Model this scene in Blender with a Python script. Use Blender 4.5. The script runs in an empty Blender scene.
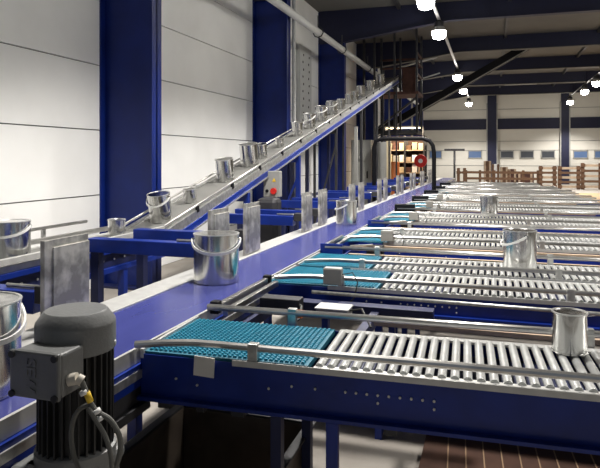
import bpy, bmesh, math, random
from mathutils import Vector, Matrix
R = math.radians
random.seed(7)
sc = bpy.context.scene
COL = sc.collection
CZ = 1.48                      # camera height
TH = R(17.74)                  # camera yaw to the left of +Y
# ------------------------------------------------------------------ camera
cd = bpy.data.cameras.new('camera'); cam = bpy.data.objects.new('camera', cd); COL.objects.link(cam)
cam.location = (0, 0, CZ); cam.rotation_euler = (R(90), 0, TH)
cd.sensor_width = 36; cd.lens = 36.0; cd.shift_y = -76/600; cd.clip_start = .02; cd.clip_end = 200
sc.camera = cam
# ------------------------------------------------------------------ world and exposure
w = bpy.data.worlds.new('world'); sc.world = w; w.use_nodes = True
w.node_tree.nodes['Background'].inputs[0].default_value = (.75, .85, 1, 1)
w.node_tree.nodes['Background'].inputs[1].default_value = .22
sc.view_settings.view_transform = 'Standard'; sc.view_settings.look = 'None'
sc.view_settings.gamma = 1; sc.view_settings.use_curve_mapping = False
sc.view_settings.exposure = 0.0
LAMP_W = 600.0                 # watts of each high-bay lamp
LAMP_Z = 4.45
LAMPS_A = [2.9, 5.6, 8.6, 11.6, 14.6, 22.7, 27.4, 34.0]     # row over the main belt, X = -1.2
LAMPS_B = [3, 8, 13, 18, 26.2, 29.4, 34.6]                        # row to the right, X = 3.94
LAMPS_C = []
# ------------------------------------------------------------------ materials
M = {}
def mat(name, col, rough=.5, metal=0, var=0, scale=8, bump=0, bscale=60, stretch=None, col2=None, thr=None, emit=0, spec=None, rvar=0):
    m = bpy.data.materials.new(name); m.use_nodes = True; nt = m.node_tree; N = nt.nodes; L = nt.links
    b = N['Principled BSDF']; b.inputs['Base Color'].default_value = (*col, 1)
    b.inputs['Roughness'].default_value = rough; b.inputs['Metallic'].default_value = metal
    if spec is not None: b.inputs['Specular IOR Level'].default_value = spec
    if emit:
        b.inputs['Emission Color'].default_value = (*col, 1); b.inputs['Emission Strength'].default_value = emit
    tc = N.new('ShaderNodeTexCoord'); mp = N.new('ShaderNodeMapping'); L.new(tc.outputs['Object'], mp.inputs[0])
    if stretch: mp.inputs['Scale'].default_value = stretch
    if var or col2:
        n = N.new('ShaderNodeTexNoise'); n.inputs['Scale'].default_value = scale; n.inputs['Detail'].default_value = 5
        L.new(mp.outputs[0], n.inputs['Vector'])
        r = N.new('ShaderNodeValToRGB'); L.new(n.outputs[0], r.inputs[0])
        c2 = col2 if col2 else tuple(c*(1-var) for c in col)
        a, z = thr if thr else (.35, .65)
        r.color_ramp.elements[0].position = a; r.color_ramp.elements[1].position = z
        r.color_ramp.elements[0].color = (*c2, 1); r.color_ramp.elements[1].color = (*col, 1)
        L.new(r.outputs[0], b.inputs['Base Color'])
        if rvar:
            mr = N.new('ShaderNodeMapRange'); L.new(n.outputs[0], mr.inputs[0])
            mr.inputs['To Min'].default_value = max(.05, rough-rvar); mr.inputs['To Max'].default_value = rough+rvar
            L.new(mr.outputs[0], b.inputs['Roughness'])
    if bump:
        n2 = N.new('ShaderNodeTexNoise'); n2.inputs['Scale'].default_value = bscale; L.new(mp.outputs[0], n2.inputs['Vector'])
        bp = N.new('ShaderNodeBump'); bp.inputs['Strength'].default_value = bump; bp.inputs['Distance'].default_value = .01
        L.new(n2.outputs[0], bp.inputs['Height']); L.new(bp.outputs[0], b.inputs['Normal'])
    M[name] = m; return m
mat('wall_white', (.88, .885, .87), .6, var=.08, scale=1.2)
mat('joint', (.16, .16, .16), .8)
mat('blue', (.004, .017, .15), .42, spec=.3, var=.25, scale=3, rvar=.08)
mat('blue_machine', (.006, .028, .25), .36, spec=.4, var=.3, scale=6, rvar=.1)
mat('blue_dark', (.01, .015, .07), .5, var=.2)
mat('belt', (.055, .064, .25), .22, var=.12, scale=3, stretch=(3, .3, 1), rvar=.04)
mat('belt_grey', (.20, .20, .19), .35, var=.25, scale=5, rvar=.1)
mat('zinc', (.62, .62, .60), .35, .75, var=.35, scale=30, rvar=.12)
mat('plate', (.66, .64, .59), .42, .4, col2=(.30, .29, .27), scale=11, bump=.15, bscale=14, rvar=.15, thr=(.42,.6))
mat('pipe', (.60, .59, .57), .28, .9, var=.2, scale=12)
mat('bright', (.62, .62, .60), .4, .35, var=.12, scale=20)
mat('roller', (.56, .57, .56), .32, .45, var=.1, scale=20)
mat('tin', (.86, .86, .84), .17, 1, var=.5, scale=3.5, stretch=(6, 6, .15), rvar=.04)  # upright streaks in the colour stand in for reflections on the cans
mat('lid', (.74, .74, .73), .32, .9)
mat('handle', (.80, .80, .78), .4)
mat('teal', (.012, .23, .35), .45, var=.15, scale=20)
mat('teal_dark', (.005, .13, .2), .6)
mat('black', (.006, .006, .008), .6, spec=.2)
mat('rubber', (.03, .03, .03), .6)
mat('dark_steel', (.05, .05, .055), .5, .3, var=.4, scale=6)
mat('rust', (.09, .035, .025), .8, var=.4, scale=8)
mat('motor_grey', (.17, .175, .175), .42, var=.12, scale=9, bump=.1, bscale=120)
mat('motor_dark', (.035, .035, .036), .55, .2, var=.4, scale=15)
mat('cable', (.12, .12, .11), .6)
mat('gland', (.62, .58, .5), .5)
mat('yellow', (.75, .5, .03), .5)
mat('paper', (.72, .70, .66), .7)
mat('floor', (.40, .37, .33), .75, col2=(.27, .245, .215), scale=1.4, bump=.2, bscale=40, rvar=.1)
mat('cardboard', (.52, .36, .2), .85, var=.2, scale=3)
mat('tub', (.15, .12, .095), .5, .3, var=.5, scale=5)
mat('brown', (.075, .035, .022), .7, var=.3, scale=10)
mat('brown_line', (.3, .2, .12), .8)
mat('ceiling', (.12, .115, .105), .8, var=.1, scale=2)
mat('rafter', (.004, .006, .035), .6, var=.2)
mat('wood', (.14, .07, .035), .8, var=.45, scale=9, stretch=(1, 6, 6))
mat('wood_pale', (.45, .34, .24), .8, var=.3, scale=6)
mat('door_white', (.66, .64, .58), .5, var=.06, scale=.6)
mat('window_dark', (.06, .065, .075), .15)
mat('window_blue', (.10, .16, .30), .15)
mat('cab_grey', (.34, .34, .32), .5, var=.15, scale=3)
mat('panel_grey', (.55, .56, .55), .45)
mat('red', (.6, .02, .015), .4)
mat('orange', (.7, .2, .05), .5)
mat('cream', (.6, .5, .32), .6)
mat('lamp', (1, .96, .88), .4, emit=45)
mat('added_lamp_warm', (1, .8, .55), .4, emit=3)  # glow of the strip lamp added over the storage rack
mat('wrap', (.8, .8, .8), .3)
# ------------------------------------------------------------------ mesh helper
class MB:
    def __init__(s): s.v = []; s.f = []; s.sm = []
    def add(s, vs, fs, smooth=False):
        o = len(s.v); s.v += [tuple(v) for v in vs]
        for f in fs: s.f.append([i+o for i in f]); s.sm.append(smooth)
        return s
    def box(s, x0, x1, y0, y1, z0, z1, m=None):
        vs = [Vector((x, y, z)) for x in (x0, x1) for y in (y0, y1) for z in (z0, z1)]
        if m: vs = [m @ v for v in vs]
        return s.add(vs, [(0,1,3,2),(4,6,7,5),(0,4,5,1),(2,3,7,6),(0,2,6,4),(1,5,7,3)])
    def bar(s, p, q, w, h, up=(0,0,1)):          # rectangular bar from p to q
        p = Vector(p); q = Vector(q); d = (q-p).normalized(); u = Vector(up)
        sd = d.cross(u)
        if sd.length < 1e-4: sd = d.cross(Vector((1,0,0)))
        sd.normalize(); u = sd.cross(d)
        vs = []
        for e in (p, q):
            for a, b in ((-1,-1),(1,-1),(1,1),(-1,1)): vs.append(e+sd*a*w/2+u*b*h/2)
        return s.add(vs, [(3,2,1,0),(4,5,6,7),(0,1,5,4),(1,2,6,5),(2,3,7,6),(3,0,4,7)])
    def tube(s, pts, r, n=10, cap=True):
        pts = [Vector(p) for p in pts]; rings = []; prev = None
        for i, p in enumerate(pts):
            d = (pts[min(i+1, len(pts)-1)]-pts[max(i-1, 0)]).normalized()
            if prev is None:
                a = d.cross(Vector((0,0,1)))
                if a.length < 1e-3: a = d.cross(Vector((1,0,0)))
            else:
                a = prev-d*prev.dot(d)
            a.normalize(); prev = a; b = d.cross(a)
            rr = r[i] if isinstance(r, (list, tuple)) else r
            rings.append([p+(a*math.cos(2*math.pi*k/n)+b*math.sin(2*math.pi*k/n))*rr for k in range(n)])
        o = len(s.v); s.v += [tuple(v) for g in rings for v in g]
        for i in range(len(pts)-1):
            for k in range(n):
                s.f.append([o+i*n+k, o+i*n+(k+1)%n, o+(i+1)*n+(k+1)%n, o+(i+1)*n+k]); s.sm.append(True)
        if cap:
            s.f.append([o+k for k in range(n)][::-1]); s.sm.append(False)
            s.f.append([o+(len(pts)-1)*n+k for k in range(n)]); s.sm.append(False)
        return s
    def lathe(s, prof, n=32, c=(0,0,0)):         # prof: (r, z) from bottom to top
        o = len(s.v)
        for r, z in prof:
            for k in range(n):
                a = 2*math.pi*k/n; s.v.append((c[0]+r*math.cos(a), c[1]+r*math.sin(a), c[2]+z))
        for i in range(len(prof)-1):
            (r0, z0), (r1, z1) = prof[i], prof[i+1]
            for k in range(n):
                s.f.append([o+i*n+k, o+i*n+(k+1)%n, o+(i+1)*n+(k+1)%n, o+(i+1)*n+k]); s.sm.append(True)
        s.f.append([o+k for k in range(n)][::-1]); s.sm.append(False)
        s.f.append([o+(len(prof)-1)*n+k for k in range(n)]); s.sm.append(False)
        return s
    def prism(s, poly, y0, y1):                  # poly in (x, z), extruded along y
        n = len(poly); vs = [(x, y0, z) for x, z in poly]+[(x, y1, z) for x, z in poly]
        fs = [list(range(n)), list(range(2*n-1, n-1, -1))]+[[i+n, (i+1)%n+n, (i+1)%n, i] for i in range(n)]
        return s.add(vs, fs)
    def build(s, name, m, parent=None, bevel=0, loc=None, sharp=35):
        me = bpy.data.meshes.new(name); me.from_pydata(s.v, [], s.f); me.materials.append(M[m] if isinstance(m, str) else m)
        for p, k in zip(me.polygons, s.sm): p.use_smooth = k
        bm = bmesh.new(); bm.from_mesh(me); bmesh.ops.recalc_face_normals(bm, faces=bm.faces)
        for e in bm.edges:
            if len(e.link_faces) == 2 and e.calc_face_angle(0) > R(sharp): e.smooth = False
        bm.to_mesh(me); bm.free()
        o = bpy.data.objects.new(name, me); COL.objects.link(o)
        if parent: o.parent = parent
        if loc: o.location = loc
        if bevel:
            b = o.modifiers.new('bevel', 'BEVEL'); b.width = bevel; b.segments = 2; b.limit_method = 'ANGLE'; b.angle_limit = R(40)
        return o
def tag(o, label=None, cat=None, group=None, kind=None):
    if label: o['label'] = label
    if cat: o['category'] = cat
    if group: o['group'] = group
    if kind: o['kind'] = kind
    return o
def thing(name, label, cat, loc=(0,0,0), rot=(0,0,0), group=None):
    o = bpy.data.objects.new(name, None); COL.objects.link(o); o.location = loc; o.rotation_euler = rot
    o.empty_display_size = .1
    return tag(o, label, cat, group)
def struct(mb, name, m, bevel=0): return tag(mb.build(name, m, bevel=bevel), kind='structure')
def kids(o): return KIDS.get(o.name, [])
def copy_tree(o, parent=None):
    c = o.copy(); COL.objects.link(c); c.parent = parent
    for ch in list(o.children): copy_tree(ch, c)
    return c
ORD = ['first','second','third','fourth','fifth','sixth','seventh','eighth','ninth','tenth','eleventh','twelfth','thirteenth','fourteenth','fifteenth','sixteenth','seventeenth','eighteenth']

# ================================================================== THE HALL
WX, WY, WR, CEIL = -4.3, 37.0, 13.0, CZ+3.8
struct(MB().box(WX-.3, WR+.3, -7, WY+.3, -.1, 0), 'floor', 'floor')
struct(MB().box(WX-.3, WR+.3, -7, WY+.3, CEIL, CEIL+.1), 'ceiling', 'ceiling')
COLY = [-3.33, 1.27, 5.87, 10.5, 15.0, 19.6, 24.2, 28.8, 33.4]
JZ = [0]+[.31+.745*k for k in range(7)]+[CEIL]
b = MB()
ys = [-7]+[y+.1 for y in COLY]+[WY]
for i in range(len(ys)-1):
    for k in range(len(JZ)-1):
        b.box(WX-.05, WX, ys[i]+.01, ys[i+1]-.01, JZ[k]+.007, JZ[k+1]-.007)
struct(b, 'wall_left', 'wall_white')
struct(MB().box(WX-.3, WX-.03, -7, WY, 0, CEIL), 'trim_1', 'joint')
struct(MB().box(WR, WR+.2, -7, WY, 0, CEIL), 'wall_right', 'door_white')
# back wall: cladding bands
struct(MB().box(WX, WR, WY, WY+.2, 0, CEIL), 'wall_back', 'door_white')
struct(MB().box(WX, WR, WY-.06, WY, CZ+1.68, CZ+2.3), 'trim_2', 'rafter')
b = MB()
for z in (CZ-.45, CZ+.45, CZ+.98, CZ+2.85): b.box(WX, WR, WY-.012, WY, z-.012, z+.012)
struct(b, 'trim_3', 'joint')
def at(x, y, Y):                                  # a pixel of the photograph as a point at distance Y
    u = (x-300)/600; d = Y/(math.cos(TH)+u*math.sin(TH))
    return Vector((d*(-math.sin(TH)+u*math.cos(TH)), Y, CZ-(y-158)/600*d))
n = 0
for x0, x1, mt in ((429,442,'window_blue'),(468,482,'window_blue'),(500,514,'window_dark'),(520,534,'window_dark'),(541,555,'window_dark'),(573,588,'window_blue'),(594,608,'window_blue')):
    a = at(x0, 150.5, WY); c = at(x1, 158.5, WY); n += 1
    f = MB(); t = .05
    f.box(a.x, c.x, WY-.05, WY-.01, a.z-t, a.z).box(a.x, c.x, WY-.05, WY-.01, c.z, c.z+t).box(a.x, a.x+t, WY-.05, WY-.01, c.z, a.z).box(c.x-t, c.x, WY-.05, WY-.01, c.z, a.z)
    o = struct(f, 'window_%d' % n, 'cab_grey', .004)
    MB().box(a.x+t, c.x-t, WY-.035, WY-.015, c.z+t, a.z-t).build('pane', mt, o)
# columns along the left wall and on the back wall
def hcol(x0, x1, y, z1, wy=.2, name='steel_column', label='', grp=None):
    t = thing(name, label, 'column', ((x0+x1)/2, y, 0), group=grp); h = (x1-x0)/2
    MB().box(-h, h, -.012, .012, 0, z1).box(-h, -h+.02, -wy/2, wy/2, 0, z1).box(h-.02, h, -wy/2, wy/2, 0, z1).build('shaft', 'blue', t)
    MB().box(-h-.06 if x0>WX+.1 else -h, h+.06, -wy/2-.05, wy/2+.05, 0, .025).build('base_plate', 'blue_dark', t)
    return t
words = ['out of the frame behind the viewer','just out of the frame at the left','nearest one in view, behind the infeed conveyor','behind the foot of the incline','behind the upper incline, lit brightest low down','behind the grey cabinet','behind the storage racks','farther along the left wall','last before the back wall']
for i, y in enumerate(COLY):
    if 2 <= i <= 8: hcol(WX, WX+.69, y+.1, CEIL-.02, label='deep blue steel column on the left wall, '+words[i], grp='blue wall columns')
for (xa, xb, lab) in ((487.5,496.5,'slim blue column on the back wall behind the brown crates'),(561,569,'slim blue column on the back wall near the right lamps')):
    a = at(xa, 150, WY-.15); c = at(xb, 150, WY-.15)
    t = thing('steel_column', lab, 'column', ((a.x+c.x)/2, WY-.17, 0), group='blue back wall columns'); h = (c.x-a.x)/2
    MB().box(-h, h, -.1, .1, 0, CEIL-.02).build('shaft', 'rafter', t)
    MB().box(-h-.06, -h, -.1, .1, 0, CEIL-.6).box(h, h+.06, -.1, .1, 0, CEIL-.6).build('door_track', 'cab_grey', t)
# rafters
for i, y in enumerate(COLY):
    if i < 3: continue
    lab = 'dark blue roof rafter across the hall, ' + ORD[i-3] + ' from the viewer'
    t = thing('roof_rafter', lab, 'roof beam', (0, y, CEIL-.001), group='blue roof rafters')
    x0 = WX+.69
    MB().prism([(WX+.02, 0), (WR, 0), (WR, -.45), (x0+2.6, -.45), (x0, -.85), (WX+.02, -.85)], -.01, .01).build('web', 'rafter', t)
    MB().bar((x0+2.6, 0, -.46), (WR, 0, -.46), .2, .02).bar((x0-.2, 0, -.86), (x0+2.6, 0, -.46), .2, .02).build('bottom_flange', 'ceiling' if i > 4 else 'rafter', t)
    for q in (3.5, 7.5): MB().box(x0+q, x0+q+.03, -.08, .08, -.45, 0).build('stiffener', 'rafter', t)
for k, x in enumerate((-2.2, .4, 3.0, 5.6, 8.2)):
    tag(MB().box(x-.04, x+.04, 8, WY, CEIL-.1, CEIL-.002).build('roof_purlin', 'dark_steel'), 'thin dark roof purlin running away under the ceiling, %s from the left wall' % ORD[k], 'roof beam', 'roof purlins')
# lamps
def lamp(x, y, label, grp, spot=True):
    t = thing('high_bay_lamp', label, 'lamp', (x, y, LAMP_Z), group=grp)
    MB().lathe([(.10, .12), (.11, .14), (.11, .26), (.05, .3)], 16).build('housing', 'dark_steel', t)
    MB().lathe([(.18, .04), (.185, .04), (.11, .15), (.1, .13)], 20).build('reflector', 'bright', t)
    MB().lathe([(.04, -.15), (.13, -.12), (.165, -.03), (.16, .05), (.1, .1)], 20).build('diffuser', 'lamp', t)
    MB().tube([(0,0,.3), (0,0,CEIL-LAMP_Z-.46)], .008, 6).build('hanger', 'dark_steel', t)
    ld = bpy.data.lights.new('lamp_light', 'SPOT'); ld.energy = LAMP_W*(1.5 if y > 20 else 1); ld.spot_size = R(129); ld.spot_blend = .5
    ld.shadow_soft_size = .16; ld.color = (1, .955, .90)
    lo = bpy.data.objects.new('lamp_light', ld); COL.objects.link(lo); lo.parent = t; lo.location = (0, 0, -.32)
vis = {11.6: 'at the top edge of the view, nearest', 14.6: 'second down the row', 22.7: 'third down the row', 27.4: 'small one just beyond the third', 34.0: 'last of the row, by the back wall'}
for y in LAMPS_A:
    lamp(-1.2, y, 'round high bay lamp over the main belt, '+vis.get(y, 'hung out of the frame, %d metres ahead' % round(y)), 'lamps over the main belt')
visb = {26.2: 'rightmost and nearest of three in view', 29.4: 'middle one of three in view', 34.6: 'leftmost and farthest of three in view'}
for y in LAMPS_B:
    lamp(3.94, y, 'round high bay lamp of the right row, '+visb.get(y, 'out of the frame, %d metres ahead' % y), 'lamps of the right row')
tag(MB().box(-1.235, -1.165, -4, 35, LAMP_Z+.31, LAMP_Z+.335).build('cable_tray', 'panel_grey'), 'long light grey cable tray carrying the lamps over the main belt', 'cable tray')
tag(MB().box(3.905, 3.975, -4, 35.5, LAMP_Z+.31, LAMP_Z+.335).build('cable_tray', 'dark_steel'), 'dark cable tray carrying the right row of lamps', 'cable tray')
# wall pipe high on the left, conduit beside the column, perforated strip
t = thing('wall_pipe', 'thick grey pipe running high along the blue columns of the left wall', 'pipe', (-3.5, 0, CZ+2.66))
MB().tube([(0, 7, 0), (0, 30, 0)], .075, 14).build('pipe', 'panel_grey', t)
for y in (9.0, 12.2, 14.3, 17.5): MB().tube([(0, y, .35), (.0, y, .11)]+[(.11*math.sin(a), y, .11*math.cos(a)) for a in [R(q) for q in range(20, 340, 40)]], .014, 6).build('hanger', 'dark_steel', t)
tag(MB().tube([(-3.56, 10.75, 0), (-3.56, 10.75, CEIL-.05)], .035, 10).build('drain_pipe', 'panel_grey'), 'slim grey vertical pipe beside the second blue wall column', 'pipe')
a = at(298, 110, 12.6)
t = thing('perforated_tray', 'tall perforated grey metal strip on the wall between two blue columns', 'cable tray', (WX+.05, 13.6, 1.9))
MB().box(-.045, .05, -.45, .45, 0, 2.2).build('strip', 'panel_grey', t, .004)
b = MB()
for k in range(12):
    for j in (-.25, .2): b.tube([(.045, j+.05*(k%2), .12+.17*k), (.056, j+.05*(k%2), .12+.17*k)], .03, 8)
b.build('hole_row', 'black', t)

# ================================================================== PAINT CANS
def can_proto(kind, r, h, handle, open_top=False):
    t = bpy.data.objects.new(kind, None)
    COL.objects.link(t)
    MB().lathe([(r-.003, 0), (r+.0015, .001), (r+.0015, .006), (r, .0065), (r, h-.008), (r+.002, h-.0075), (r+.002, h)], 40).build('can_body', 'tin', t, sharp=18)
    MB().lathe([(r-.003, h-.003), (r+.003, h-.002), (r+.003, h+.002), (r-.005, h+.0025), (r-.007, h-.002), (.002, h-.002)], 40).build('lid', 'lid', t, sharp=18)
    if handle:
        pts = []
        for k in range(17):
            a = math.pi+math.pi*k/16
            pts.append((math.cos(a)*(r+.010), math.sin(a)*(r+.014), h*.88-.25*h*math.sin(math.pi*k/16)**.85))
        b = MB()
        for i in range(16): b.bar(pts[i], pts[i+1], .006, .015*(1 if r > .11 else .8))
        hd = b.build('bail_handle', 'handle', t)
        for s_ in (-1, 1): MB().tube([(s_*(r-.003), 0, h*.87), (s_*(r+.012), 0, h*.87)], .011, 10).build('handle_ear', 'tin', t)
    return t
PROTO = {}
def can(kind, name, r, h, handle, loc, label, group, rot=(0,0,0)):
    key = (kind)
    if key not in PROTO: PROTO[key] = [can_proto(name, r, h, handle), False]
    p, used = PROTO[key]
    o = p if not used else copy_tree(p)
    PROTO[key][1] = True
    o.location = loc; o.rotation_euler = rot
    tag(o, label, 'paint can' if not handle else 'pail', group)
    return o
BZ = CZ-.68          # belt and roller top height, 0.80
g = 'cans on the roller lanes'
can('c569', 'paint_can', .063, .143, False, (at(569.5, 347, 2.3).x, 2.3, BZ), 'small shiny paint can without handle on the nearest roller lane', g).scale = (.92, .92, .97)
can('c520', 'paint_pail', .098, .236, True, (at(520, 266, 3.9).x, 3.93, BZ), 'tall silver pail with handle on the second roller lane', g, (0,0,R(-72)))
can('c520', 'paint_pail', .098, .236, True, (at(489, 213, 7.3).x, 7.36, BZ), 'silver pail on a far roller lane near the middle of the lanes', g, (0,0,R(150)))
g = 'pails on the purple belt'
can('c214', 'paint_pail', .124, .262, True, (-1.452, 3.02, BZ+.002), 'big silver pail with drooping white handle on the purple belt, seen whole', g, (0,0,R(24)))
can('c214', 'paint_pail', .124, .262, True, (-1.43, 1.37, BZ+.002), 'big silver pail cut by the left edge of the photo, beside the motor', g, (0,0,R(70)))
can('c214', 'paint_pail', .105, .25, True, (-1.42, 6.0, BZ+.002), 'silver pail with white handle on the purple belt between the far pusher plates', g, (0,0,R(-72))).scale = (.86,.86,.92)
# ================================================================== MAIN BELT
Y0, Y1 = -.9, 21.0
t = thing('belt_conveyor', 'long purple belt conveyor running past the ends of all roller lanes', 'conveyor', (-1.4, 0, BZ))
MB().box(-.185, .185, Y0, Y1, -.012, 0).build('belt', 'belt', t)
MB().box(-.34, -.187, Y0, Y1, -.02, .006).build('side_guard', 'bright', t, .003)
MB().box(.187, .198, Y0, Y1, -.05, .004).build('edge_strip', 'bright', t)
MB().box(.186, .21, Y0, Y1, -.13, -.052).box(-.345, -.32, Y0, Y1, -.2, -.02).box(-.345, -.29, Y0, Y1, -.2, -.19).build('side_frame', 'blue_machine', t)
MB().box(.199, .216, Y0, Y1, -.1, -.07).build('side_rail', 'zinc', t)
MB().box(.2, .225, 1.3, 1.9, -.22, -.19).box(.19, .2, 1.3, 1.9, -.2, -.13).build('lower_rail', 'dark_steel', t)
MB().box(-.3, .18, Y0, Y1, -.03, -.02).box(-.28, .16, Y0, Y1, -.12, -.11).build('slider_bed', 'dark_steel', t)
for y in [-.4, 1.0, 2.62, 4.5, 6.3, 8.1, 10, 12, 14, 16, 18, 20]:
    for x in (-.31, .17): MB().box(x-.025, x+.025, y-.03, y+.03, -BZ, -.12).build('leg', 'blue_machine', t)
# ================================================================== ROLLER LANES
PITCH = .0397
roller_me = None
def roller_mesh(Lr):
    b = MB().tube([(0, 0, 0), (0, Lr, 0)], .0143, 12)
    b.tube([(0, -.012, 0), (0, 0, 0)], .005, 6)
    return b
teal_cache = {}
def teal_mesh(wx, wy):
    b = MB(); nx = int(wx/.0185); ny = int(wy/.0185)
    for i in range(nx):
        for j in range(ny):
            x = (i+.5)*wx/nx; y = (j+.5)*wy/ny; h = .0066
            z = .0
            b.add([(x-h,y-h,z-.006),(x+h,y-h,z-.006),(x+h,y+h,z-.006),(x-h,y+h,z-.006),(x-h*.7,y-h*.7,z),(x+h*.7,y-h*.7,z),(x+h*.7,y+h*.7,z),(x-h*.7,y+h*.7,z)],
                  [(4,5,6,7),(0,1,5,4),(1,2,6,5),(2,3,7,6),(3,0,4,7)])
    return b
RM = {}
def lane(Ya, Wd, Xe, label, near=False, teal_w=.6, sensor=True, detail=True, tagpaper=False, box_front=True, rail_front=True, rail_back=True):
    X0 = -1.19
    t = thing('roller_lane', label, 'roller conveyor', (X0, Ya, BZ), group='roller lanes')
    Ln = Xe-X0
    # frame: C-channels front and back
    fd = .17 if near else .13
    f = MB()
    for (y, sgn) in ((0, 1), (Wd, -1)):
        y2 = y+sgn*.004
        f.box(0, Ln, min(y, y2), max(y, y2), -fd, -.016)
        ya, yb = (y-sgn*.028, y)
        f.box(0, Ln, min(ya, yb), max(ya, yb), -fd, -fd+.012)
    f.box(0, .004, 0, Wd, -fd, -.02)
    f.build('side_frame', 'blue_machine', t)
    cr = MB()
    k = .3
    while k < Ln: cr.box(k-.02, k+.02, .004, Wd-.004, -fd+.02, -fd+.05); k += .55
    cr.box(0.01, Ln-.01, .01, Wd-.01, -.075, -.07)
    cr.build('cross_brace', 'blue_dark', t)
    # top strips
    MB().box(teal_w+.03, Ln, -.004, .040, -.018, -.012).box(.35, Ln, -.006, -.001, -.026, -.006).build('top_strip', 'bright', t)
    MB().box(teal_w+.03, Ln, Wd-.035, Wd+.004, -.018, -.009).build('top_strip', 'bright', t)
    # teal transfer mat
    key = (round(teal_w, 2), round(Wd, 2))
    if key not in teal_cache:
        o = teal_mesh(teal_w-.02, Wd-.04).build('transfer_mat', 'teal', t, loc=(.02, .02, -.001)); teal_cache[key] = o.data
    else:
        o = bpy.data.objects.new('transfer_mat', teal_cache[key]); COL.objects.link(o); o.parent = t; o.location = (.02, .02, -.001)
    MB().box(.012, teal_w+.01, .01, Wd-.01, -.03, -.008).build('mat_base', 'teal_dark', t)
    MB().box(.0, .012, -.002, Wd, -.03, .002).build('edge_strip', 'bright', t)
    # rollers
    nr = int((Ln-teal_w-.05)/PITCH); Lr = Wd-.06
    kk = round(Lr, 3)
    for i in range(nr):
        x = teal_w+.045+i*PITCH
        if kk not in RM:
            o = roller_mesh(Lr).build('roller', 'roller', t, loc=(x, .03, -.0155)); RM[kk] = o.data
        else:
            o = bpy.data.objects.new('roller', RM[kk]); COL.objects.link(o); o.parent = t; o.location = (x, .03, -.0155)
    # guard rails
    def rail(y, z, flare, x_start, rad):
        if flare: pts = [(x_start, y-.055*flare, z-.006), (x_start+.10, y-.03*flare, z), (x_start+.2, y-.008*flare, z+.002), (x_start+.27, y, z), (Ln, y, z)]
        else: pts = [(x_start, y, z), (Ln, y, z)]
        o = MB().tube(pts, rad, 10).build('guard_rail', 'pipe', t)
        e = MB().tube([pts[0], (pts[0][0]+.004, pts[0][1], pts[0][2])], rad*.8, 8)
        for x in ([.42, 1.55, 2.4] if detail else [.5, 1.8]):
            if x < Ln:
                sgn = -1 if y < Wd/2 else 1
                MB().box(x-.018, x+.018, min(y, y+sgn*.006)-.012, max(y, y+sgn*.006)+.012, -.02, z+rad+.005).build('rail_clamp', 'zinc', t, .003)
    if rail_front: rail(.018, .034, 1, .0 if near else .06, .0125)
    if rail_back: rail(Wd+.03, .036, 0, .04, .0135)
    # bolts
    if detail:
        for x, z in [(.74+.035*q, -.075) for q in range(9)]+[(.845, -.1), (1.02, -.1), (.14, -.09), (.22, -.105), (.48, -.09), (.56, -.075), (.64, -.075)]:
            if 'bolt' not in RM: o = MB().tube([(0, -.001, 0), (0, -.006, 0)], .0042, 8).build('bolt', 'bright', t, loc=(x, 0, z)); RM['bolt'] = o.data
            else:
                o = bpy.data.objects.new('bolt', RM['bolt']); COL.objects.link(o); o.parent = t; o.location = (x, 0, z)
    if near:
        for q, wq in ((.05, .05), (.2, .03), (.33, .05), (.86, .04)): MB().box(q, q+wq, .03, .09, -fd-.045, -fd+.002).build('under_bracket', 'dark_steel', t, .003)
        MB().box(.68, .72, -.026, .0, -fd-.16, -fd).build('drop_bracket', 'blue_machine', t, .003)
    for x in ((.5 if near else .62), Ln-.35):
        for y in (.03, Wd-.03): MB().box(x-.018, x+.018, y-.02, y+.02, -BZ, -fd+.01).build('leg', 'blue_dark' if near else 'blue_machine', t)
    if sensor:
        sx, sz = .33, .09
        o = MB().box(sx, sx+.1, -.03, .02, .005, sz).build('sensor_box', 'cab_grey', t, .004)
        MB().box(sx+.005, sx+.095, -.028, .018, sz, sz+.003).build('cover', 'bright', o)
        o = MB().tube([(sx+.1, -.01, .06), (sx+.16, -.02, .075), (sx+.19, -.035, .03), (sx+.175, -.04, -.05), (sx+.12, -.03, -.11), (sx+.06, -.02, -.12)], .0035, 6).build('sensor_cable', 'rubber', t)
    if tagpaper:
        MB().box(.215, .29, -.016, -.012, -.055, .012, Matrix.Rotation(R(3), 4, 'Y')).build('paper_tag', 'paper', t)
    return t
XE = [1.6, 1.6, 1.6, 1.6, 1.6, 1.6, 1.5, 1.35, 1.1, .95, .8]
ln1 = lane(1.86, .46, XE[0], 'nearest roller lane, with the wide teal mat and a white paper tag', near=True, sensor=False, tagpaper=True)
ln1.rotation_euler.z = R(2.4)
base = 3.12
names = [('second','third'),('fourth','fifth'),('sixth','seventh'),('eighth','ninth'),('tenth','eleventh'),('twelfth','thirteenth'),('fourteenth','fifteenth'),('sixteenth','seventeenth')]
for n_, (na, nb) in enumerate(names):
    Y = base+1.74*n_
    lane(Y, .5, XE[1+n_], '%s roller lane from the viewer%s' % (na, ', with a grey sensor box at its left end' if n_ < 5 else ', no sensor box'), sensor=n_ < 5, detail=n_ < 3, rail_back=False, teal_w=.6 if n_ == 0 else .36)
    lane(Y+.545, .5, XE[1+n_]-(.0), 'roller lane directly behind its twin, %s from the viewer' % nb, sensor=False, detail=n_ < 2, teal_w=.25 if n_ else .45, rail_front=True)
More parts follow.
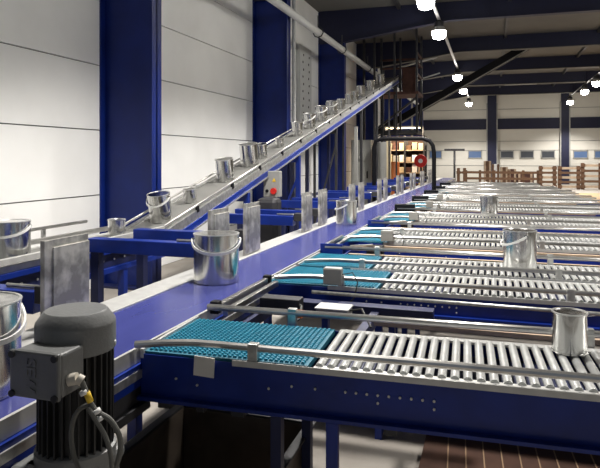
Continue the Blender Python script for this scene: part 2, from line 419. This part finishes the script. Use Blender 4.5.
# first gap: crossbars, drive box and brackets between the first and second lane
t = thing('transfer_drive', 'silver crossbars and dark drive parts in the gap behind the nearest lane', 'machine part', (-1.17, 2.42, BZ))
for dx, dz in ((0, .028), (.05, .012)):
    MB().box(dx-.013, dx+.013, .0, .66, dz-.03, dz).build('crossbar', 'pipe', t, .003)
MB().box(-.02, .02, -.012, .03, -.01, .045).build('clamp_block', 'black', t, .004)
MB().box(-.02, .02, .63, .67, -.01, .04).build('clamp_block', 'black', t, .004)
MB().box(.10, .30, .28, .36, -.07, .008).build('drive_box', 'dark_steel', t, .006)
MB().box(.40, .55, .22, .32, -.05, -.012).build('valve_block', 'cab_grey', t, .004)
MB().box(.395, .555, .215, .325, -.012, -.004).build('cover', 'bright', t, .003)
MB().box(.02, .9, .52, .6, -.13, -.06).box(.05, .09, .02, .6, -.13, -.08).box(.6, .64, .02, .6, -.13, -.08).build('bracket', 'blue_dark', t)
MB().tube([(.3, .3, -.02), (.34, .2, .0), (.36, .1, -.03), (.3, .04, -.08)], .006, 6).build('hose', 'rubber', t)
MB().tube([(.55, .27, -.02), (.62, .2, .01), (.68, .1, -.04)], .005, 6).build('hose', 'rubber', t)
MB().box(.33, .37, .1, .16, -.03, -.005).build('connector', 'orange', t, .002)
MB().box(.7, 2.75, .06, .10, -.02, -.002).build('cross_rail', 'wood_pale', t)
MB().tube([(.3, .5, .0), (2.77, .44, .0)], .009, 8).build('tie_rod', 'zinc', t)
MB().tube([(1.55, .52, -.03), (2.02, .63, .012)], .0012, 5).build('wire', 'bright', t)
# other gaps
for n_ in range(7):
    Y = base+1.74*n_+1.05
    wd = .62
    t = thing('gap_cover', 'boxy dark blue cover with crossbar between roller lane pairs, %s along the belt' % ORD[n_], 'machine part', (-1.185, Y, BZ), group='covers between the lane pairs')
    cw = .165 if n_ < 2 else .25; ch = .062 if n_ < 2 else .09
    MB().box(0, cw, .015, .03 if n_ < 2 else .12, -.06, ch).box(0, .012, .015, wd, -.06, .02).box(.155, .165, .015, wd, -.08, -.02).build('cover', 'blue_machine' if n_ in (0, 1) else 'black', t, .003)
    MB().box(.0, .026, .03, wd+.02, .022, .046).box(.055, .078, .03, wd+.02, .01, .03).build('crossbar', 'pipe', t, .003)
    MB().box(.3, .42, .2, .3, -.06, .03).build('drive_box', 'black', t, .006)
    MB().tube([(.2, .12, .035), (.36, .12, .05), (.4, .14, .03), (.41, .15, -.03)], .008, 8).build('hook_rod', 'pipe', t)
    MB().box(.2, 2.4, .05, .09, -.03, -.01).box(.2, 2.4, .5, .54, -.03, -.01).build('cross_rail', 'wood_pale', t)
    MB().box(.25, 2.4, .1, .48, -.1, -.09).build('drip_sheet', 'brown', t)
# ================================================================== PUSHERS
def pusher(Yc, label, first=None, blk=False):
    t = thing('pusher', label, 'pusher', (-1.615, Yc, BZ), group='plate pushers along the belt')
    MB().box(-.006, 0, -.13, .13, .012, .365).box(-.02, -.006, -.13, -.122, .012, .365).build('pusher_plate', 'plate', t, .002)
    o = MB().box(.0, .006, -.085, .13, .02, .335)
    o.build('face_plate', 'plate', t, .002)
    MB().box(-.12, -.02, -.05, .05, .1, .17).build('bracket', 'dark_steel', t, .004)
    b = MB()
    for z in (.115, .155): b.tube([(-.30, 0, z), (-.02, 0, z)], .009, 8)
    b.build('guide_rod', 'pipe', t)
    MB().box(-.95, -.13, -.045, .045, .055, .145).build('beam', 'blue_machine', t, .004)
    MB().box(-.93, -.87, -.03, .03, -BZ, .055).box(-.95, -.85, -.05, .05, -BZ, -BZ+.01).build('stand', 'blue_dark', t)
    return t
py = [1.45, 2.12]
pl = 1.87
cents = [1.42, 2.0]+[q for n_ in range(5) for q in (3.41+pl*n_, 3.95+pl*n_)]+[12.75, 13.3, 14.6, 15.1, 16.5, 17.0]
for i, y in enumerate(cents):
    if i == 0: continue
    lab = 'galvanised pusher plate with blue beam left of the belt, '+({1:'nearest and largest, behind the motor', 2:'partly behind the whole big pail', 3:'just right of the big pail'}.get(i, '%s from the viewer' % ORD[i-1]))
    pusher(y, lab)
# ================================================================== INFEED CONVEYOR, level
IX, IZ = -2.85, CZ-.63
t = thing('infeed_conveyor', 'level conveyor in front of the white wall leading to the incline', 'conveyor', (IX, 0, IZ))
MB().box(-.17, .17, -1, 4.48, -.012, 0).build('belt', 'belt_grey', t)
for s_ in (1, -1):
    MB().box(min(s_*.172, s_*.2), max(s_*.172, s_*.2), -1, 4.47, -.03, .01).build('edge_strip', 'bright', t, .002)
    x = s_*.22
    MB().box(x-.014, x+.014, -1, 4.45, .022, .058).build('guard_rail', 'bright' if s_ > 0 else 'pipe', t, .003)
    MB().box(min(s_*.2, s_*.23), max(s_*.2, s_*.23), -1, 4.47, -.06, -.03).box(min(s_*.2, s_*.23), max(s_*.2, s_*.23), -1, 4.47, -.2, -.165).box(min(s_*.19, s_*.2), max(s_*.19, s_*.2), -1, 4.47, -.2, -.03).build('side_frame', 'blue_machine', t)
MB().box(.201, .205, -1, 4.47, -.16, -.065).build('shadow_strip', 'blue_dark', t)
b = MB()
for k in range(40): b.tube([(.204, -.9+.13*k, -.11), (.212, -.9+.13*k, -.11)], .008, 8)
b.build('bolt_row', 'zinc', t)
MB().tube([(-.2, -1, .13), (-.2, 4.0, .13)], .012, 8).build('upper_rail', 'pipe', t)
for y in (-.4, .9, 2.2, 3.55): MB().box(-.235, -.215, y-.015, y+.015, -.03, .13).build('rail_post', 'zinc', t)
for y in (.2, 2.0, 3.9):
    for x in (-.2, .2): MB().box(x-.025, x+.025, y-.025, y+.025, -IZ, -.2).build('leg', 'blue_machine', t)
# ================================================================== INCLINE
SLP = 3.01/13.3; IY = 4.5; SL = math.atan(SLP); Lc = 13.3/math.cos(SL)
t = thing('incline_conveyor', 'long steep conveyor carrying cans up past the blue columns', 'conveyor', (IX, IY, IZ), (SL, 0, 0))
MB().box(-.17, .17, 0, Lc, -.012, 0).build('belt', 'belt_grey', t)
for s_ in (1, -1):
    x0_, x1_ = sorted((s_*.172, s_*.215))
    MB().box(x0_, x1_, 0, Lc, -.075, .012).build('edge_strip', 'zinc', t, .002)
    MB().tube([(s_*.2, 0, .05), (s_*.2, Lc, .05)], .011, 8).build('guard_rail', 'pipe', t)
    x0_, x1_ = sorted((s_*.19, s_*.225))
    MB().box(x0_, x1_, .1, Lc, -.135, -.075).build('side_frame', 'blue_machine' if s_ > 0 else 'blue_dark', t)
    MB().box(x0_, x1_+.01, .1, Lc, -.15, -.135).build('lower_flange', 'zinc', t)
MB().box(-.18, .18, .1, Lc, -.1, -.09).build('return_cover', 'zinc', t)
for k in range(16):
    y = .6+.82*k
    MB().box(.2, .222, y-.02, y+.02, -.01, .045).build('rail_clamp', 'black', t)
MB().tube([(-.22, Lc, -.05), (.22, Lc, -.05)], .05, 14).build('head_drum', 'dark_steel', t)
def incl(Y): return IZ+(Y-IY)*SLP
for i, y in enumerate((6.3, 8.2, 10.4, 12.6, 14.4, 16.2, 17.5)):
    tt = thing('incline_support', 'steel trestle under the incline, %s from its foot' % ORD[i], 'support', (IX, y, 0), group='trestles under the incline')
    z = incl(y)-.17
    m_ = 'blue_machine' if i < 2 else 'dark_steel'; hw = .03 if i < 2 else .02
    for x in (-.2, .2): MB().box(x-hw, x+hw, -hw, hw, 0, z).build('leg', m_, tt)
    MB().box(-.2, .2, -.02, .02, z-.1, z-.04).build('cross_bar', m_, tt)
    if 1.2 < z and i < 3: MB().bar((-.2, 0, .3), (.2, 0, z-.3), .03, .03, (0,1,0)).build('brace', m_, tt)
# cans on infeed / incline
g = 'cans on the infeed and the incline'
can('small', 'paint_can', .056, .115, False, (IX-.02, 4.14, IZ), 'small shiny can in front of the nearest blue column', g).scale = (1.2,1.2,1.2)
can('c214', 'paint_pail', .124, .262, True, (IX, 3.0, IZ+.003), 'big silver pail on the infeed conveyor at the left edge', g, (0,0,R(20))).scale = (.95,.95,.9)
lst = [ # x pixel, width factor, kind, label
 (161.5, 'mid', 'silver pail with drooping white handle at the foot of the incline', .9, True),
 (191, 'small', 'small can low on the incline, next above the pail with the drooping handle', 1, False),
 (226, 'midn', 'plain can between the small low can and the twin cans on the incline', .95, False),
 (250, 'midn', 'larger of the two close cans on the lower incline', 1.05, False),
 (262, 'midn', 'can right behind the larger of the close pair on the incline', .72, False),
 (280, 'small', 'small can alone beside the grey vertical pipe on the incline', .95, False),
 (298, 'midn', 'plain can next above the small lone can on the incline', .8, False),
 (310, 'mid', 'pail with handle halfway up the incline', .92, True),
 (322, 'mid', 'second pail with handle, halfway up the incline', .98, True),
 (332.5, 'mid', 'third pail with handle, halfway up the incline', .95, True),
 (341.5, 'midn', 'plain can next above the three handled pails', .78, False),
 (349.5, 'midn', 'narrow can in the upper row of the incline, second above the pails', .8, False),
 (355, 'midn', 'can of the upper row of the incline, third above the pails', .8, False),
 (361, 'midn', 'can of the upper row of the incline, fourth above the pails', 1.0, False),
 (371, 'midn', 'can near the top of the incline, last but one', 1.0, False),
 (380.5, 'midn', 'topmost can on the incline', 1.1, False)]
for x, k, lab, s_, hd in lst:
    d = 600*2.85/math.cos(TH)/(492-x); Y = (d+IX*math.sin(TH))/math.cos(TH)
    r_, h_ = {'mid': (.1, .235), 'midn': (.095, .22), 'small': (.056, .115)}[k]
    o = can(k, 'paint_pail' if hd else 'paint_can', r_, h_, hd, (IX, Y, incl(Y)+.003), lab, g, (SL, 0, 0))
    s_ *= 1.12 if x < 300 else 1.06
    o.scale = (s_, s_, s_*1.04)

# ================================================================== MOTOR
mz = .75
t = thing('gear_motor', 'grey upright electric gear motor with ribbed dark body beside the belt', 'motor', (-1.0, 1.27, mz))
rr = .097
MB().lathe([(rr*.97, .25), (rr, .253), (rr, .315), (rr*.985, .322), (rr*.80, .346), (rr*.76, .349), (.03, .351), (.004, .351)], 40).build('fan_cowl', 'motor_grey', t)
MB().lathe([(.078, .0), (.078, .251)], 32).build('motor_body', 'motor_dark', t)
rib = None
for k in range(30):
    a = 2*math.pi*k/30
    if rib is None: rib = MB().box(.074, .092, -.0022, .0022, .012, .25).build('cooling_rib', 'motor_dark', t)
    else:
        o = bpy.data.objects.new('cooling_rib', rib.data); COL.objects.link(o); o.parent = t; o.rotation_euler = (0, 0, a)
MB().lathe([(.095, -.02), (.098, -.018), (.098, .008), (.085, .014)], 32).build('flange', 'motor_grey', t)
bx = MB().box(-.052, .079, -.150, -.07, .188, .288).build('terminal_box', 'motor_grey', t, .006)
MB().box(-.055, .082, -.163, -.151, .184, .292).build('cover', 'motor_grey', bx, .006)
for sx in (-.045, .072):
    for sz in (.193, .282): MB().tube([(sx, -.168, sz), (sx, -.15, sz)], .0082, 10).build('screw', 'motor_dark', bx)
cu = bpy.data.curves.new('lettering', 'FONT'); cu.body = 'SEW'; cu.size = .038; cu.extrude = .0012; cu.align_x = 'CENTER'; cu.align_y = 'CENTER'; cu.offset = .0008
tmp = bpy.data.objects.new('tmp', cu); COL.objects.link(tmp)
bpy.context.view_layer.update()
me = bpy.data.meshes.new_from_object(tmp.evaluated_get(bpy.context.evaluated_depsgraph_get())); me.materials.clear(); me.materials.append(M['motor_grey'])
bpy.data.objects.remove(tmp)
lt = bpy.data.objects.new('lettering', me); COL.objects.link(lt); lt.parent = bx
lt.location = (.006, -.1645, .238); lt.rotation_euler = (R(90), R(90), 0)
for a in (20, 110, 200, 300): MB().tube([(.1*math.cos(R(a)), .1*math.sin(R(a)), .264), (.09*math.cos(R(a)), .09*math.sin(R(a)), .264)], .006, 8).build('cowl_screw', 'zinc', t)
MB().box(-.1, .075, -.085, .085, -.16, -.02).box(-.12, .08, -.1, .1, -.055, -.02).build('gearbox', 'motor_grey', t, .012)
MB().tube([(-.19, 0, -.1), (-.09, 0, -.1)], .03, 16).build('output_shaft', 'zinc', t)
MB().box(-.17, .09, -.1, .1, -.2, -.16).box(.05, .09, -.1, -.06, -mz, -.18).box(.05, .09, .06, .1, -mz, -.18).build('support_bracket', 'dark_steel', t, .004)
def gp(dx, dy, f=0): return (.078+.9525*dx*.00227, -.125+.305*dx*.00227-f, .222-dy*.00227)
MB().tube([gp(0, 0), gp(9, -2)], .014, 12).tube([gp(9, -2), gp(14, 1)], .012, 12).build('cable_gland', 'gland', t)
def smooth(ps, n=4):
    out = []
    for i in range(len(ps)-1):
        p0, p1, p2, p3 = [Vector(ps[max(0, min(len(ps)-1, j))]) for j in (i-1, i, i+1, i+2)]
        for k in range(n):
            u = k/n; out.append(.5*((2*p1)+(p2-p0)*u+(2*p0-5*p1+4*p2-p3)*u*u+(3*p1-p0-3*p2+p3)*u**3))
    return out+[Vector(ps[-1])]
MB().tube(smooth([gp(13, 0), gp(17, 10), gp(24, 26), gp(31, 33), gp(42, 40), gp(51, 55), gp(52, 72), gp(46, 92), gp(38, 115)]), .0062, 10).build('motor_cable', 'cable', t)
MB().tube(smooth([gp(22, 26, .008), gp(30, 38, .01), gp(40, 55, .01), gp(46, 78, .01), gp(46, 110, .01)]), .0055, 10).build('motor_cable', 'cable', t)
MB().tube(smooth([gp(22, 24, -.004), gp(10, 30, -.004), gp(3, 42, -.006), gp(1, 58, -.006), gp(6, 78, 0), gp(16, 100, 0)]), .0055, 10).build('motor_cable', 'cable', t)
MB().tube([gp(18.3, 12), gp(22.2, 22)], .0075, 10).build('yellow_sleeve', 'yellow', t)
for dx, dy in ((15, 10), (28, 29), (31, 36)): MB().tube([gp(dx, dy, .002), gp(dx+2, dy+4, .002)], .0095, 10).build('cable_tie', 'handle', t)

# ================================================================== FLOOR ITEMS
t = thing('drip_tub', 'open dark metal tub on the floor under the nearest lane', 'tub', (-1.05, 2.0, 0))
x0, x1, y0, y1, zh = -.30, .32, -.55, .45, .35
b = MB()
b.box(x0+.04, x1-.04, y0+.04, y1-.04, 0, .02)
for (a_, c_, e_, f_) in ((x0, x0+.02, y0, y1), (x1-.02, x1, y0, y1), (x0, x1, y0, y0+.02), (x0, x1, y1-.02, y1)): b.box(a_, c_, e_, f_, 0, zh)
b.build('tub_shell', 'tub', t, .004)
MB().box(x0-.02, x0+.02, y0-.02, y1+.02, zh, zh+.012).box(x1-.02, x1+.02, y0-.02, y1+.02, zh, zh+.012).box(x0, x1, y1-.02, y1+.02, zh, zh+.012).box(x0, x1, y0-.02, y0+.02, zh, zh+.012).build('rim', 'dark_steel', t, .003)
t = thing('slatted_mat', 'dark brown slatted board lying under the right end of the lanes', 'mat', (-.33, 3.6, 0))
rm = Matrix.Rotation(R(0), 4, 'Z')
MB().box(.0, 1.5, -1.3, .9, .0, .02).build('board', 'brown', t)
b = MB()
for k in range(16): b.bar((.05+.085*k, .88, .021), (.16+.085*k, -1.28, .021), .006, .004)
b.build('slat_line', 'brown_line', t)
tag(MB().box(1.6, 7.5, 19.5, 27.5, 0, .02).build('cardboard_sheet', 'cardboard'), 'large tan sheet on the floor beyond the lanes at the right', 'sheet')

# ================================================================== BACKGROUND
def pallet_stack(px0, px1, ptop, Y, label, nb=5, mt='wood', light=True):
    a = at(px0, ptop, Y); c = at(px1, ptop, Y); w_ = c.x-a.x; h = a.z
    t = thing('pallet_rack', label, 'wooden rack', (a.x, Y, 0), group='brown wooden racks by the back doors')
    for x in (.0, w_-.14): MB().box(x, x+.14, -.1, .1, 0, h).build('post', mt, t)
    for k in range(nb):
        z = h*(k+.55)/nb
        MB().box(.14, w_-.14, -.05, .05, z-.06, z+.05).build('board', ('wood_pale' if light else mt) if k % 2 == 0 else mt, t)
    for x in (.0, w_-.14):
        for k in range(nb):
            z = h*(k+.55)/nb; MB().box(x-.03, x+.17, -.13, -.1, z-.07, z+.07).build('block', 'wood', t)
    return t
for (a_, c_, tp, lab, nb, lt_) in ((539, 556, 166, 'brown slatted rack left of the pair with pale boards', 5, True), (558, 580, 166, 'middle brown rack with wide pale boards', 5, True), (581, 602, 163, 'tall brown rack at the right edge', 5, True),
     (457, 466, 168, 'low brown rack at the left end of the fence', 2, False)):
    pallet_stack(a_, c_, tp, 31, lab, nb, 'wood', lt_)
a = at(466, 172, 31); c = at(538, 172, 31)
t = thing('wooden_fence', 'low brown wooden fence in front of the back doors', 'fence', (a.x, 31, 0)); L_ = c.x-a.x
for k in range(6): MB().box(L_*k/5-.06, L_*k/5+.06, -.06, .06, 0, a.z+.1).build('post', 'wood', t)
for z in (a.z, a.z-.3, a.z-.55): MB().box(0, L_, -.09, -.06, z-.07, z+.05).build('rail', 'wood', t)
for i, (x, y, w_, h_, mt, lab) in enumerate(((487.5, 161, .36, .9, 'wood', 'tall brown crate at the slim column'), (495.5, 164, .36, .55, 'wrap', 'white wrapped bundle right of the tall crate'), (504, 167, .36, .45, 'wood', 'brown crate right of the white bundle'), (512, 169, .38, .5, 'rust', 'dark reddish crate behind the fence'), (525, 172, .8, .4, 'rust', 'low dark red crate, rightmost behind the fence'))):
    p = at(x, y, 32+.0*i)
    t = thing('crate', lab+', near the back doors', 'crate', (p.x, 32, 0), group='crates by the back doors')
    MB().box(-w_/2, w_/2, -.3, .3, 0, p.z).build('crate_body', mt, t, .02)
    for q in (-.35, .35): MB().box(w_*q-.05, w_*q+.05, -.33, -.3, 0, p.z).build('batten', 'wood_pale' if mt != 'wrap' else 'wood', t)
p = at(454.5, 150, 30)
t = thing('sign_stand', 'thin dark post with a crossbar on top in front of the back wall', 'stand', (p.x, 30, 0))
MB().tube([(0,0,0), (0,0,p.z)], .05, 8).build('post', 'dark_steel', t)
MB().box(-.48, .48, -.05, .05, p.z-.05, p.z+.06).build('crossbar', 'dark_steel', t)
MB().box(-.3, .3, -.3, .3, 0, .03).build('foot', 'dark_steel', t)
# bent black pipe portal
pa = at(374, 139, 11.6); pb = at(434, 139, 11.6)
zt = pa.z
t = thing('pipe_portal', 'black bent pipe portal standing over the far end of the belt', 'frame', (0, 11.6, 0))
pts = [(pa.x, 0, 0), (pa.x, 0, zt-.15), (pa.x+.04, 0, zt-.04), (pa.x+.15, 0, zt), (pb.x-.22, 0, zt), (pb.x-.08, 0, zt-.05), (pb.x-.02, 0, zt-.14), (pb.x, 0, zt-.28), (pb.x, 0, 0)]
MB().tube(pts, .04, 12).build('pipe', 'black', t)
# grey cabinets
a = at(351, 140, 17); c = at(371, 140, 17)
t = thing('control_cabinet', 'tall grey control cabinet behind the upper incline', 'cabinet', (a.x, 17, 0)); w_ = c.x-a.x
MB().box(0, w_, 0, .8, 0, a.z).build('cabinet_body', 'cab_grey', t, .01)
MB().box(.03, w_-.03, -.02, 0, .1, a.z*.68).box(.03, w_-.03, -.02, 0, a.z*.7, a.z-.05).build('door', 'cab_grey', t, .005)
MB().box(w_*.8, w_*.85, -.05, -.02, .9, 1.1).build('door_handle', 'black', t)
MB().tube([(w_*.5, -.06, a.z*.75), (w_*.5, -.02, a.z*.75)], .05, 10).build('indicator_lamp', 'bright', t)
a = at(371.5, 140, 16.2); c = at(384, 140, 16.2)
t = thing('machine_cabinet', 'grey cabinet with a cream post right of the control cabinet', 'cabinet', (a.x, 16.6, 0)); w_ = c.x-a.x
MB().box(0, w_, 0, .5, 0, a.z-.05).build('cabinet_body', 'cab_grey', t, .01)
MB().box(w_, w_+.1, 0, .2, 0, a.z).build('post', 'cream', t)
MB().box(.05, w_-.05, -.02, 0, .3, a.z*.6).build('door', 'cab_grey', t, .004)
# storage rack with boxes
a = at(386, 136, 20); c = at(424, 136, 20)
t = thing('storage_rack', 'dark storage rack full of parts beyond the black portal', 'shelf', (a.x, 20, 0)); w_ = c.x-a.x
for x in (0, w_/2, w_):
    for y in (0, .6): MB().box(x-.03, x+.03, y-.03, y+.03, 0, a.z).build('post', 'dark_steel', t)
shz = [.5, 1.0, 1.35, 1.75]
for z in shz: MB().box(0, w_, 0, .6, z-.03, z).build('shelf_board', 'wood_pale', t)
MB().box(0, w_, .58, .6, 0, a.z).build('back_panel', 'brown', t)
rnd = random.Random(3); ci = 0
colw = {'orange': 'orange', 'cream': 'cream', 'red': 'red', 'wrap': 'white', 'wood_pale': 'tan', 'cab_grey': 'grey', 'rust': 'dark red', 'wood': 'brown'}
pos = ['at its left end','second from its left','at mid-left','in its middle','at mid-right','at its right end']
lev = ['bottom shelf','second shelf','third shelf','top shelf']
for si, z in enumerate(shz):
    for k in range(6):
        mt = [ ['orange','cream','wood_pale','cab_grey','wood','cream'], ['orange','wrap','cream','rust','wrap','wood_pale'], ['cream','cab_grey','wrap','wood_pale','wrap','rust'], ['wood_pale','rust','cream','wood','wood_pale','cream'] ][si][k]
        bw = w_/6*.8; h = rnd.uniform(.14, .28)
        x = w_*(k+.5)/6
        tag(MB().box(a.x+x-bw/2, a.x+x+bw/2, 20.05, 20.45, z, z+h).build('storage_box', mt, bevel=.01), '%s box on the %s of the far storage rack, %s' % (colw[mt], lev[si], pos[k]), 'box', 'boxes on the storage rack')
t = thing('added_shelf_lamp', 'added warm strip lamp brightening the far storage rack from its top', 'lamp', (a.x+w_/2, 19.8, a.z+.25))  # strip lamp added to give the rack its warm brightness
MB().box(-w_/2, w_/2, -.05, .05, 0, .06).build('housing', 'dark_steel', t)
MB().box(-w_/2+.05, w_/2-.05, -.04, .04, -.02, 0).build('added_tube', 'added_lamp_warm', t)
MB().box(-w_/2, -w_/2+.04, .0, .25, -.25, .0).box(w_/2-.04, w_/2, .0, .25, -.25, 0).build('bracket', 'dark_steel', t)
ld = bpy.data.lights.new('lamp_light', 'AREA'); ld.shape = 'RECTANGLE'; ld.size = w_; ld.size_y = .1; ld.energy = 70; ld.color = (1, .8, .55)  # area light of the added strip, aimed at the shelves
lo = bpy.data.objects.new('lamp_light', ld); COL.objects.link(lo); lo.parent = t; lo.location = (0, -.25, -.04); lo.rotation_euler = (R(30), 0, 0)
p = at(420.5, 161, 19.2)
t = thing('hose_reel', 'round red reel with white centre in front of the storage rack', 'reel', (p.x, 19.2, 0))
MB().tube([(0, 0, p.z), (0, .12, p.z)], .2, 20).build('disc', 'red', t)
MB().tube([(0, -.02, p.z), (0, 0, p.z)], .07, 16).build('hub', 'wrap', t)
MB().box(-.03, .03, .12, .18, 0, p.z).build('stand', 'dark_steel', t)
p = at(394, 166, 19)
t = thing('storage_drum', 'orange drum with a white top left of the red reel', 'drum', (p.x, 19, 0))
MB().lathe([(.17, 0), (.17, p.z+.1), (.15, p.z+.13)], 20).build('drum_body', 'orange', t)
# upper steelwork at the head of the incline
hx = IX
t = thing('head_platform', 'dark rusty steelwork around the top end of the incline', 'platform', (hx, 18.3, 0))
zh = incl(17.8)
for x in (-.5, .1, .75):
    for y in (-.5, .7): MB().box(x-.03, x+.03, y-.03, y+.03, 0 if x < 0 else 2.25, CEIL-.01).build('post', 'dark_steel', t)
MB().box(-.53, .78, -.53, -.47, 2.2, 2.3).box(-.53, .78, .67, .73, 2.2, 2.3).box(.72, .78, -.47, .67, 2.2, 2.3).build('lower_beam', 'dark_steel', t)
MB().box(-.55, .8, -.55, .75, zh-.5, zh-.42).build('deck', 'rust', t)
for z in (zh+.1, zh+.45, zh+.72): MB().box(-.55, .8, .68, .72, z-.03, z+.03).box(.73, .77, -.5, .7, z-.03, z+.03).build('rail', 'rust', t)
MB().box(.26, .65, .0, .5, zh-.42, zh+.35).build('drive_housing', 'rust', t, .02)
MB().bar((.75, -.5, 2.3), (.75, .7, zh-.6), .05, .05, (1,0,0)).bar((-.5, -.5, 2.3), (.75, -.5, zh-.6), .06, .06, (0,1,0)).build('brace', 'dark_steel', t)
# second, dark incline rising to the right
pa = at(372, 136, 22); pb = at(528, 46, 22)
t = thing('dark_incline', 'dark enclosed conveyor rising to the right under the roof', 'conveyor', (0, 22, 0))
MB().bar((pa.x, 0, pa.z), (pb.x, 0, pb.z), .4, .26).build('chute_body', 'black', t, .02)
MB().bar((pa.x, -.205, pa.z-.14), (pb.x, -.205, pb.z-.14), .02, .03).build('lower_edge', 'cab_grey', t)
MB().box(pa.x+.6, pa.x+.7, -.05, .05, 0, pa.z+.1).build('leg', 'dark_steel', t)
MB().box(pb.x-.5, pb.x-.45, -.05, .05, pb.z-.1, CEIL).build('hanger', 'dark_steel', t)
# tall dark steel structure in front of far left wall
for i, (px, Y, mt) in enumerate(((356, 13.5, 'cab_grey'), (364, 18.5, 'dark_steel'), (383, 21, 'dark_steel'), (399, 25, 'dark_steel'), (412, 26, 'cab_grey'))):
    p = at(px, 150, Y)
    z = 2.2 if i == 0 else CEIL-.01
    t = thing('steel_post', ['pale steel post in front of the grey control cabinet', 'dark steel post behind the control cabinet', 'dark steel post left of the storage rack', 'dark steel post behind the storage rack', 'grey steel post behind the storage rack'][i], 'post', (p.x, Y, 0), group='tall steel posts')
    MB().box(-.035, .035, -.035, .035, 0, z).build('shaft', mt, t)
    MB().box(-.12, .12, -.12, .12, 0, .02).build('foot_plate', mt, t)
# roof tie rods
for i, (x0_, y0_, x1_, y1_, Y) in enumerate(((398, 68, 437, 57, 19.6), (400, 62, 432, 58, 24), (405, 84, 440, 73, 24.2))):
    p = at(x0_, y0_, Y); q = at(x1_, y1_, Y)
    q = Vector((q.x, q.y, q.z))
    tag(MB().tube([p, (q.x, q.y, q.z)], .03, 6).build('tie_rod', 'panel_grey'), 'thin pale slanting rod under the dark roof, %s one' % ['longest','uppermost','lowest'][i], 'rod', 'slanting rods under the roof')
# hanging air heater
p = at(521, 84, 30)
t = thing('ceiling_unit', 'grey boxy unit hanging under the roof near the middle of the back wall', 'ceiling unit', (p.x, 30, p.z))
MB().prism([(-.7, 0), (.7, 0), (.95, .22), (-.95, .22)], -.3, .3).build('hood', 'panel_grey', t)
MB().box(-.3, .3, -.2, .2, .22, .55).build('fan_case', 'cab_grey', t, .02)
MB().box(-.02, .02, -.02, .02, .55, CEIL-p.z).build('hanger', 'dark_steel', t)
# fence posts / door frame by the wall, emergency stop panel
t = thing('guard_gate', 'dark framed guard gate between the incline and the white wall', 'gate', (-3.3, 0, 0))
for y in (9.85, 10.75, 12.3): MB().box(-.03, .03, y-.03, y+.03, 0, 2.1).build('post', 'blue_dark', t)
MB().box(-.02, .02, 9.85, 12.3, .75, .8).box(-.02, .02, 9.85, 12.3, 2.04, 2.1).build('rail', 'blue_dark', t)
MB().box(-.015, .015, 9.9, 12.28, .05, .7).build('lower_panel', 'blue', t)
t = thing('operator_panel', 'light grey switch box with a red button under the incline', 'switch box', (-2.58, 7.0, 0))
MB().box(-.02, .02, .01, .07, 0, 1.32).build('post', 'blue_dark', t)
MB().box(-.105, .105, -.09, .01, 1.0, 1.32).build('switch_case', 'cab_grey', t, .008)
MB().tube([(.035, -.125, 1.075), (.035, -.09, 1.075)], .038, 16).build('stop_button', 'red', t)
MB().tube([(-.055, -.105, 1.075), (-.055, -.09, 1.075)], .02, 12).build('start_button', 'black', t)
MB().prism([(.01, 1.19), (.06, 1.19), (.035, 1.235)], -.093, -.09).build('warning_sign', 'yellow', t)
t = thing('drive_box', 'dark rounded drive housing under the incline in front of the switch box', 'machine part', (-2.3, 6.1, 0))
MB().box(-.12, .12, -.1, .1, .5, 1.05).build('housing', 'dark_steel', t, .05)
MB().box(-.03, .03, -.03, .03, 0, .5).build('stand', 'dark_steel', t)
